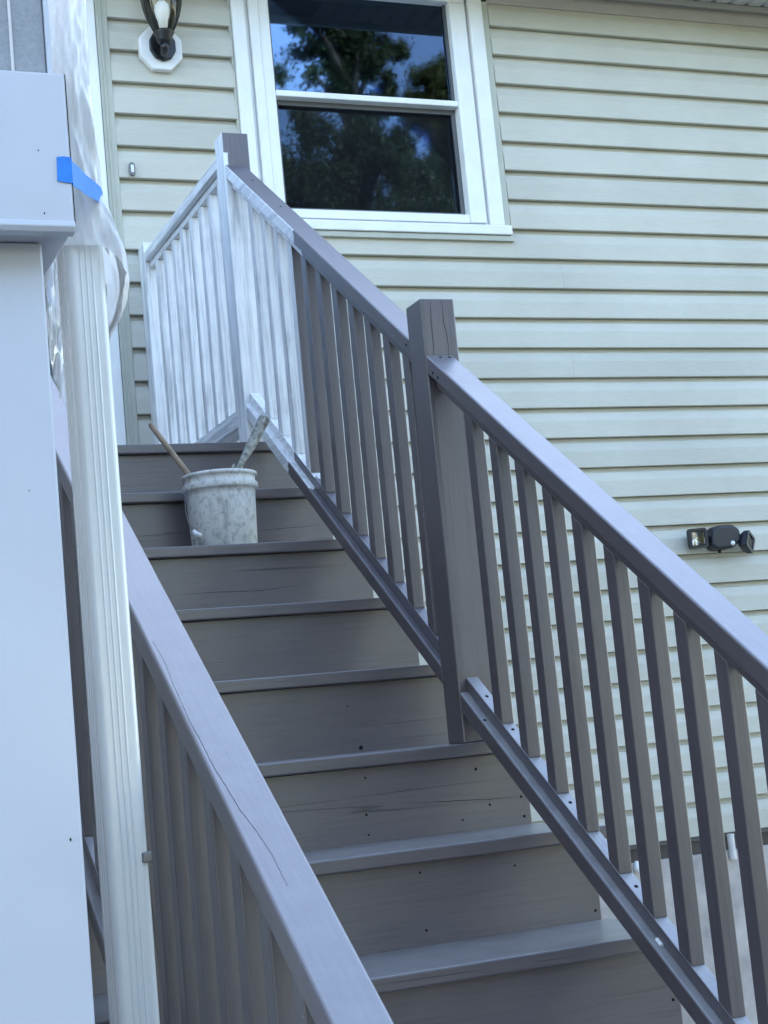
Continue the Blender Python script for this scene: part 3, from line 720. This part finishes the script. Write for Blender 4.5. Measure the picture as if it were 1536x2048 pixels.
from_bm('ferrule', bm_tube([(1.350, 4.41, 0.715), (1.3655, 4.40, 0.756)], [0.02, 0.014], 14), M_WIRE, brush, smooth=True)
from_bm('bristles', bm_tube([(1.325, 4.42, 0.640), (1.3495, 4.41, 0.714)], [0.024, 0.0195], 14), M_HANDLE, brush, smooth=True)
from_bm('hang_hook', bm_tube([(1.364, 4.392, 0.772), (1.355, 4.385, 0.783), (1.348, 4.38, 0.775), (1.352, 4.38, 0.765)], 0.004, 8), M_HANDLE, brush, smooth=True)
tool = thing('putty_scraper', 'red handled scraper just showing over the bucket rim', 'scraper', (1.40, 4.41, 0.66))
from_bm('scraper_handle', bm_tube([(1.385, 4.405, 0.68), (1.394, 4.40, 0.755), (1.396, 4.398, 0.766)], [0.008, 0.011, 0.008], 10), M_RED, tool, smooth=True)
from_bm('blade', bm_prism([(1.372, 0.625), (1.392, 0.625), (1.391, 0.6795), (1.380, 0.6795)], 'y', 4.404, 4.406), M_WIRE, tool)

# ------------------------------------------------------------------ porch corner in the foreground
porch = thing('side_porch', 'enclosed side porch with white metal clad corner column and boxed beam', 'porch', (0.2, 1.95, GZ))
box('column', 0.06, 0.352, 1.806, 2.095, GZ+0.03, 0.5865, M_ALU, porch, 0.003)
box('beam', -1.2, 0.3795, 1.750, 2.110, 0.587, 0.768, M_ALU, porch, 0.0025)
prism('beam_lip', [(1.7485, 0.5865), (1.7485, 0.594), (1.744, 0.592), (1.742, 0.586), (1.746, 0.580), (1.76, 0.579), (1.76, 0.5865)], 'x', -1.2, 0.3785, M_ALU, porch, 0.0008, 1)
box('corner_gap', 0.3797, 0.3806, 1.7506, 1.752, 0.588, 0.767, M_HOLE, porch, 0)
box('upper_panel', -1.2, 0.368, 1.79, 2.10, 0.7685, 1.9, M_PANEL, porch, 0.002)
box('panel_edge', 0.3685, 0.3745, 1.786, 2.10, 0.7685, 1.9, M_ALU, porch, 0.001)
box('panel_strip', 0.3275, 0.3310, 1.7875, 1.7895, 0.7685, 1.9, M_SOF, porch, 0.0005)
box('roof_edge', -3.2, 0.40, 1.70, 5.45, 1.9005, 2.05, M_ALU, porch, 0.004)
box('side_wall', -3.0, 0.285, 2.1105, 5.40, GZ+0.03, 1.9, M_SOF, porch, 0.004)

for sx, sz, sr in ((0.3585, -0.085, 0.0011), (0.3640, 0.675, 0.0007), (0.339, 0.30, 0.0006), (0.366, 0.602, 0.0008)):
    from_bm('speck', bm_lathe([(0.0, -sr*2), (sr*0.6, -sr), (sr, 0.0), (sr*0.5, sr*1.4), (0.0, sr*2)], (sx-0.02, 1.805 if sz < 0.58 else 1.749, sz), 8), M_HOLE, porch)

# downspout: corrugated profile
spout = thing('downspout', 'white corrugated metal downspout in front of the stair railing', 'downspout', (0.477, 2.19, GZ))
def spout_profile(x0, x1, y0, y1, r=0.011, rib=0.0012):
    pts = []
    def arc(cx, cy, a0, a1, n=6):
        for i in range(n+1):
            a = math.radians(a0+(a1-a0)*i/n); pts.append((cx+r*math.cos(a), cy+r*math.sin(a)))
    def side(a, b, nrm):
        a, b = Vector(a), Vector(b); nrm = Vector(nrm)
        for i in range(1, 48):
            t = i/48; h = rib*(0.5*(1+math.cos((t*4)*2*math.pi)))**5*(1 if 0.12 < t < 0.88 else 0)
            p = a.lerp(b, t) + nrm*h; pts.append((p.x, p.y))
    arc(x1-r, y0+r, -90, 0); side((x1, y0+r), (x1, y1-r), (1, 0)); arc(x1-r, y1-r, 0, 90); side((x1-r, y1), (x0+r, y1), (0, 1))
    arc(x0+r, y1-r, 90, 180); side((x0, y1-r), (x0, y0+r), (-1, 0)); arc(x0+r, y0+r, 180, 270); side((x0+r, y0), (x1-r, y0), (0, -1))
    return pts
bm = bm_prism(spout_profile(0.4505, 0.5045, 2.150, 2.226), 'z', GZ+0.04, 0.93)
from_bm('pipe', bm, M_SPOUT, spout)
box('strap_clip', 0.4945, 0.5085, 2.146, 2.158, -0.142, -0.128, M_WIRE, spout, 0.002)
from_bm('outlet_shoe', bm_prism(spout_profile(0.447, 0.508, 2.1465, 2.2295), 'z', GZ+0.0305, GZ+0.20), M_SPOUT, spout)

# plastic film gathered round the top of the downspout, taped to the beam
def film():
    prf = [(1.10, .432, .512), (1.02, .43, .510), (0.94, .43, .508), (0.86, .43, .510), (0.80, .432, .513), (0.775, .436, .514), (0.755, .43, .523), (0.73, .425, .532), (0.705, .424, .539), (0.68, .424, .545), (0.655, .424, .546), (0.63, .425, .541), (0.605, .426, .531), (0.585, .428, .516), (0.55, .428, .51), (0.51, .429, .506)]
    zs = np.linspace(1.10, 0.51, 84); N = 96
    zz = np.array([p[0] for p in prf])[::-1]; xl = np.array([p[1] for p in prf])[::-1]; xr = np.array([p[2] for p in prf])[::-1]
    bm = bmesh.new(); rings = []
    NZ = 90
    for j in range(NZ):
        ring = []
        for k in range(N):
            t = 2*math.pi*k/N
            hem = 0.60 - 0.095*math.sin(t) - 0.02*math.cos(t) + 0.006*math.sin(5*t+1) + 0.004*math.sin(9*t)
            z = 1.10 + (hem-1.10)*j/(NZ-1)
            a, b = float(np.interp(z, zz, xl)), float(np.interp(z, zz, xr)); cx, rx = (a+b)/2, (b-a)/2
            w = 1 + 0.075*math.sin(4*t+z*19+2.2*math.sin(z*15)) + 0.055*math.sin(9*t-z*33+1.5*math.sin(z*29)) + 0.03*math.sin(17*t+z*63+math.sin(t*3)) + 0.018*math.sin(29*t-z*95)
            x = cx + rx*math.cos(t)*(1+(w-1)*(0.5 if math.cos(t) > 0.7 else 0.9)); y = 2.195 + 0.066*math.sin(t)*w
            ring.append(bm.verts.new((x, y, z + 0.003*math.sin(9*t+z*50))))
        rings.append(ring)
    for r0, r1 in zip(rings, rings[1:]):
        for k in range(N):
            vs = (r0[k], r0[(k+1) % N], r1[(k+1) % N], r1[k])
            bm.faces.new(vs)
    bmesh.ops.delete(bm, geom=[v for v in bm.verts if not v.link_faces], context='VERTS')
    return bm
fo = from_bm('plastic_sheet', film(), M_FILM, None, smooth=True)
fo['label'] = 'crumpled clear plastic sheet wrapped round the top of the downspout'; fo['category'] = 'plastic sheet'
# tape
bm = bmesh.new()
tp = [((.3640, 1.7490, .668), (.3630, 1.7490, .640)), ((.372, 1.7488, .669), (.371, 1.7488, .6385)), ((.3803, 1.7488, .668), (.3800, 1.7488, .638)), ((.3812, 1.765, .672), (.3812, 1.765, .642))]
tp += [tuple((p[0]+(q_[0]-p[0])*f+0.0015*math.sin(9*f), p[1]+(q_[1]-p[1])*f, p[2]+(q_[2]-p[2])*f) for p, q_ in (((.3812, 1.765, .672), (.505, 2.150, .780)), ((.3812, 1.765, .642), (.503, 2.150, .757)))) for f in (0.25, 0.5, 0.75, 1.0)]
tp += [((.516, 2.185, .785), (.515, 2.185, .763))]
up = [[bm.verts.new(a), bm.verts.new(b)] for a, b in tp]
dn = [[bm.verts.new((a[0]+0.0002, a[1]-0.0006, a[2])), bm.verts.new((b[0]+0.0002, b[1]-0.0006, b[2]))] for a, b in tp]
for i in range(len(tp)-1):
    bm.faces.new((up[i][0], up[i+1][0], up[i+1][1], up[i][1])); bm.faces.new((dn[i][0], dn[i][1], dn[i+1][1], dn[i+1][0]))
    bm.faces.new((up[i][0], dn[i][0], dn[i+1][0], up[i+1][0])); bm.faces.new((up[i][1], up[i+1][1], dn[i+1][1], dn[i][1]))
for i in (0, -1): bm.faces.new((up[i][0], up[i][1], dn[i][1], dn[i][0]))
to = from_bm('masking_tape', bm, M_TAPE, None)
to['label'] = 'strip of blue masking tape holding plastic sheet to the white beam'; to['category'] = 'tape'

# ------------------------------------------------------------------ wall lamp
LC = Vector((1.698, YW, 2.770))
lamp = thing('wall_lantern', 'black outdoor wall lantern with bulb on a white octagonal block', 'lamp', (1.698, YW-0.02, 2.68))
octo = [(LC.x+0.094*math.cos(math.radians(a)), LC.z+0.1*math.sin(math.radians(a))) for a in range(22, 382, 45)]
prism('mounting_block', octo, 'y', YW-0.055, YW-0.020, M_TRIM, lamp, 0.006)
deca = [(LC.x+0.004+0.056*math.cos(math.radians(a)), LC.z+0.004+0.066*math.sin(math.radians(a))) for a in range(-90, 270, 36)]
prism('back_plate', deca, 'y', YW-0.070, YW-0.0555, M_BLACK, lamp, 0.005, 3)
LX, LY, LZ = 1.691, 5.925, 2.762
from_bm('arm', bm_tube([(LC.x+0.004, YW-0.066, LC.z-0.01), (LC.x+0.003, YW-0.09, LC.z-0.022), (LX+0.002, LY+0.025, LZ-0.040), (LX, LY, LZ-0.03), (LX, LY, LZ-0.012)], [0.02, 0.017, 0.015, 0.016, 0.022], 16), M_BLACK, lamp, smooth=True)
from_bm('cup', bm_lathe([(0.0, -0.014), (0.022, -0.014), (0.03, 0.0), (0.034, 0.02), (0.041, 0.03), (0.041, 0.036), (0.0, 0.036)], (LX, LY, LZ), 24), M_BLACK, lamp, smooth=True)
gp = [(0.036, 0.037), (0.050, 0.065), (0.064, 0.10), (0.074, 0.14), (0.079, 0.18), (0.080, 0.22), (0.076, 0.27)]
bm = bm_lathe(gp, (LX, LY, LZ), 36); 
for f in [f for f in bm.faces if len(f.verts) > 4]: bm.faces.remove(f)
from_bm('glass_shade', bm, M_LGLASS, lamp, smooth=True)
for k in range(6):
    a = math.radians(60*k-16)
    from_bm('rib', bm_tube([(LX+(r+0.002)*math.cos(a), LY+(r+0.002)*math.sin(a), LZ+z) for r, z in gp], 0.0019, 8), M_BLACK, lamp, smooth=True)
from_bm('roof_cap', bm_lathe([(0.0, 0.2705), (0.088, 0.2705), (0.088, 0.28), (0.06, 0.31), (0.02, 0.34), (0.008, 0.37), (0.0, 0.38)], (LX, LY, LZ), 30), M_BLACK, lamp, smooth=True)
from_bm('bulb', bm_lathe([(0.0, 0.0365), (0.014, 0.0365), (0.014, 0.052), (0.017, 0.058), (0.021, 0.085), (0.028, 0.105), (0.031, 0.125), (0.028, 0.147), (0.016, 0.162), (0.0, 0.166)], (LX, LY, LZ), 24), M_BULB, lamp, smooth=True)
# small chrome fitting beside the door
bell = thing('doorbell', 'small oval chrome fitting on the siding below the lantern', 'fitting', (1.548, YW-0.014, 2.233))
oval = [(1.548+0.0125*math.cos(t)*(1), 2.267+0.020*math.copysign(1, math.sin(t))*(0.7 if abs(math.sin(t)) > 0.05 else 0)+0.0135*math.sin(t)) for t in [2*math.pi*i/24 for i in range(24)]]
prism('plate', oval, 'y', YW-0.037, YW-0.0255, M_WIRE, bell, 0.003, 2)
box('button', 1.5425, 1.5535, YW-0.0395, YW-0.0375, 2.252, 2.282, M_TRIM, bell, 0.0008)

# ------------------------------------------------------------------ twin floodlight on the siding
fl = thing('floodlight', 'black twin head motion floodlight mounted on the siding', 'floodlight', (4.04, YW-0.02, 0.63))
hexb = [(3.965, 0.655), (3.978, 0.725), (4.005, 0.742), (4.085, 0.742), (4.116, 0.722), (4.118, 0.672), (4.075, 0.640), (3.99, 0.636)]
prism('body', hexb, 'y', YW-0.085, YW-0.013, M_BPL, fl, 0.012, 3)
from_bm('sensor', bm_lathe([(0.0, -0.011), (0.008, -0.008), (0.011, 0.0), (0.008, 0.008), (0.0, 0.011)], (4.068, YW-0.086, 0.660), 16), M_CHIP, fl, smooth=True)
from_bm('knob', bm_tube([(4.02, YW-0.05, 0.637), (4.02, YW-0.05, 0.624)], 0.008, 10), M_BPL, fl, smooth=True)
def head(cx, cy, cz, wx, wz, yaw, tilt, roll=0):
    R = Matrix.Rotation(yaw, 3, 'Z') @ Matrix.Rotation(tilt, 3, 'X') @ Matrix.Rotation(roll, 3, 'Y')
    def place(bm):
        for v in bm.verts: v.co = R @ v.co + Vector((cx, cy, cz))
        return bm
    def rr(w, h, r=0.012, n=5):
        p = []
        for sx, sz, a0 in ((1, 1, 0), (-1, 1, 90), (-1, -1, 180), (1, -1, 270)):
            for i in range(n+1):
                a = math.radians(a0+90*i/n); p.append((sx*(w-r)+r*math.cos(a), sz*(h-r)+r*math.sin(a)))
        return p
    out, inn = rr(wx, wz), rr(wx-0.011, wz-0.011, 0.006)
    bm = bmesh.new()
    back = rr(wx*0.7, wz*0.7)
    L = [[bm.verts.new((p[0], y, p[1])) for p in ps] for ps, y in ((back, 0.035), (out, 0.012), (out, -0.012), (inn, -0.012), (rr(wx-0.014, wz-0.014, 0.006), 0.0))]
    for a, b in zip(L, L[1:]):
        for i in range(len(a)): bm.faces.new((a[i], a[(i+1) % len(a)], b[(i+1) % len(a)], b[i]))
    bm.faces.new(L[0]); 
    hd = from_bm('lamp_head', place(bm), M_BPL, fl)
    # faceted reflector
    bm = bmesh.new(); ip = rr(wx-0.0145, wz-0.0145, 0.006); ctr = bm.verts.new((0.0, 0.030, 0.0)); ri = [bm.verts.new((p[0], 0.0005, p[1])) for p in ip]
    for i in range(len(ri)): bm.faces.new((ri[i], ri[(i+1) % len(ri)], ctr))
    from_bm('reflector', place(bm), M_REFL, hd)
    from_bm('lens', place(bm_prism(rr(wx-0.0148, wz-0.0148, 0.006), 'y', -0.0075, -0.0055)), M_LENS, hd)
head(3.900, YW-0.075, 0.690, 0.043, 0.043, math.radians(-6), math.radians(2), math.radians(-2))
head(4.150, YW-0.085, 0.662, 0.040, 0.040, math.radians(34), math.radians(3), math.radians(30))
from_bm('arm', bm_tube([(4.11, YW-0.055, 0.685), (4.145, YW-0.06, 0.675)], 0.012, 10), M_BPL, fl, smooth=True)
from_bm('arm', bm_tube([(3.985, YW-0.05, 0.69), (3.935, YW-0.045, 0.69)], 0.012, 10), M_BPL, fl, smooth=True)
# white cable clip at the foot of the siding
ck = from_bm('cable_clip', bm_lathe([(0.0, 0.0), (0.012, 0.001), (0.014, 0.02), (0.010, 0.032), (0.008, 0.045), (0.0, 0.047)], (3.44, YW-0.045, -0.675), 14), M_CHIP, None, smooth=True)
ck['label'] = 'small white plastic cap on the foundation under the siding edge'; ck['category'] = 'cap'

# ------------------------------------------------------------------ trees across the yard (mirrored in the window)
def tree(label, x, y, h, clumps, leaf, count, mt, seed, trunk_r=0.2):
    rg = np.random.default_rng(seed); random.seed(seed)
    t = thing('tree', label, 'tree', (x, y, GZ), 'trees across the yard')
    bm = bm_tube([(x+0.12*math.sin(i*1.3+seed), y+0.1*math.cos(i*1.7), GZ+h*0.9*i/8) for i in range(9)], [trunk_r*(1-0.1*i) for i in range(9)], 10)
    for c in clumps:
        z0 = max(GZ+h*0.25, c[2]-c[3]*1.2-0.6)
        bm_tube([(x, y, z0), ((x+c[0])/2, (y+c[1])/2, (z0+c[2])/2+0.15), c[:3]], [trunk_r*0.35, trunk_r*0.22, 0.02], 6, bm)
    from_bm('trunk', bm, M_BARK, t, smooth=True)
    vs, fs = [], []
    tot = sum(c[3]**2 for c in clumps)
    for c in clumps:
        nsub = max(5, int(11*c[3])); nl = int(count*c[3]**2/tot)
        sub = rg.normal(size=(nsub, 3)); sub /= np.linalg.norm(sub, axis=1)[:, None]; sub *= (rg.random(nsub)**0.4)[:, None]*c[3]
        pk = rg.integers(0, nsub, nl); P = sub[pk] + rg.normal(size=(nl, 3))*c[3]*0.20 + np.array(c[:3])
        a = rg.normal(size=(nl, 3)); a /= np.linalg.norm(a, axis=1)[:, None]
        b = rg.normal(size=(nl, 3)); b -= (b*a).sum(1)[:, None]*a; b /= np.linalg.norm(b, axis=1)[:, None]
        s = leaf*(0.6+0.8*rg.random(nl))[:, None]
        base = sum(len(v) for v in vs)
        quad = np.stack([P-a*s, P+b*s*0.5, P+a*s, P-b*s*0.5], 1).reshape(-1, 3); vs.append(quad)
        ix = np.arange(nl)*4+base; fs.append(np.stack([ix, ix+1, ix+2, ix+3], 1))
    Vv = np.concatenate(vs) - np.array((x, y, GZ)); F = np.concatenate(fs)
    me = bpy.data.meshes.new('crown'); me.vertices.add(len(Vv)); me.vertices.foreach_set('co', Vv.ravel())
    me.loops.add(F.size); me.loops.foreach_set('vertex_index', F.ravel().astype(np.int32)); me.polygons.add(len(F))
    me.polygons.foreach_set('loop_start', np.arange(0, F.size, 4, dtype=np.int32)); me.polygons.foreach_set('loop_total', np.full(len(F), 4, dtype=np.int32)); me.update()
    link('crown', me, mt, t)
    return t
def blob(cx, cy, cz, rx, rz, n, seed, r0=0.5, r1=0.95):
    rg = np.random.default_rng(seed); out = []
    for i in range(n):
        d = rg.normal(size=3); d /= np.linalg.norm(d); k = rg.random()**0.45
        out.append((cx+d[0]*rx*k, cy+d[1]*rx*k, cz+d[2]*rz*k, r0+(r1-r0)*rg.random()))
    return out
tree('tall dark leafy tree that fills the middle of the window reflection', 9.2, -10.0, 17.0, blob(9.2, -10, 10.9, 0.95, 3.2, 40, 5, 0.25, 0.5) + blob(9.4, -10, 7.4, 2.0, 1.6, 34, 6, 0.4, 0.8), 0.036, 150000, M_LEAFA, 5, 0.2)
tree('sunlit yellow green tree at the edge of the window reflection', 12.7, -12.5, 14.4, blob(12.3, -12.5, 9.6, 0.8, 2.7, 38, 8, 0.28, 0.55), 0.036, 80000, M_LEAFB, 8, 0.16)
tree('broad dark tree standing low behind the tall one across the yard', 8.0, -14.5, 11.0, blob(8.0, -14.5, 6.6, 2.9, 3.8, 34, 12, 0.6, 1.1), 0.10, 30000, M_LEAFA, 12)
tree('distant pale green tree at the back of the yard', 16.5, -19.0, 15.0, blob(16.0, -19, 7.0, 3.0, 6.0, 34, 15, 0.8, 1.4), 0.14, 24000, M_LEAFB, 15)
tree('bushy dark tree at the far side of the yard', -4.0, -16.0, 9.0, blob(-4, -16, 3.6, 3.0, 3.2, 30, 17, 0.7, 1.2), 0.14, 16000, M_LEAFA, 17)

# wooded edge of the yard: one far mass of foliage
bm = bmesh.new(); rg = np.random.default_rng(31)
for i in range(30):
    x = -34+2.5*i+rg.uniform(-0.8, 0.8); y = -19-3*rg.random()-0.012*(x-3)**2*0.3
    bm_tube([(x, y, GZ), (x+0.1, y, GZ+3), (x+0.2, y+0.1, GZ+7)], [0.2, 0.16, 0.08], 7, bm)
base = len(bm.verts)
me = bpy.data.meshes.new('wood_edge'); bm.to_mesh(me); tv = np.array([v.co[:] for v in bm.verts]); tf = [[v.index for v in f.verts] for f in bm.faces]; bm.verts.index_update(); tf = [[v.index for v in f.verts] for f in bm.faces]; bm.free(); bpy.data.meshes.remove(me)
nl = 46000; cx = rg.uniform(-36, 42, 420); cy = -20-3.5*rg.random(420); cz = GZ+1.0+9.5*rg.random(420)**0.8; cr = rg.uniform(0.7, 1.5, 420)
pk = rg.integers(0, 420, nl); d = rg.normal(size=(nl, 3)); d /= np.linalg.norm(d, axis=1)[:, None]
P = np.stack([cx[pk], cy[pk], cz[pk]], 1) + d*(rg.random(nl)**0.4*cr[pk])[:, None]
a = rg.normal(size=(nl, 3)); a /= np.linalg.norm(a, axis=1)[:, None]; b = rg.normal(size=(nl, 3)); b -= (b*a).sum(1)[:, None]*a; b /= np.linalg.norm(b, axis=1)[:, None]
q = (np.stack([P-a*0.26, P+b*0.13, P+a*0.26, P-b*0.13], 1)).reshape(-1, 3)
me = bpy.data.meshes.new('wood_edge')
me.from_pydata(np.concatenate([tv, q]).tolist(), [], tf + (np.arange(nl*4).reshape(-1, 4)+base).tolist())
me.materials.append(M_BARK); me.materials.append(M_LEAFA)
me.polygons.foreach_set('material_index', np.array([0]*len(tf)+[1]*nl, dtype=np.int32))
o = bpy.data.objects.new('wood_edge', me); C.objects.link(o); o.location = (0, 0, H); o['kind'] = 'stuff'; o['label'] = 'dense green edge of the wood behind the yard'; o['category'] = 'wood'
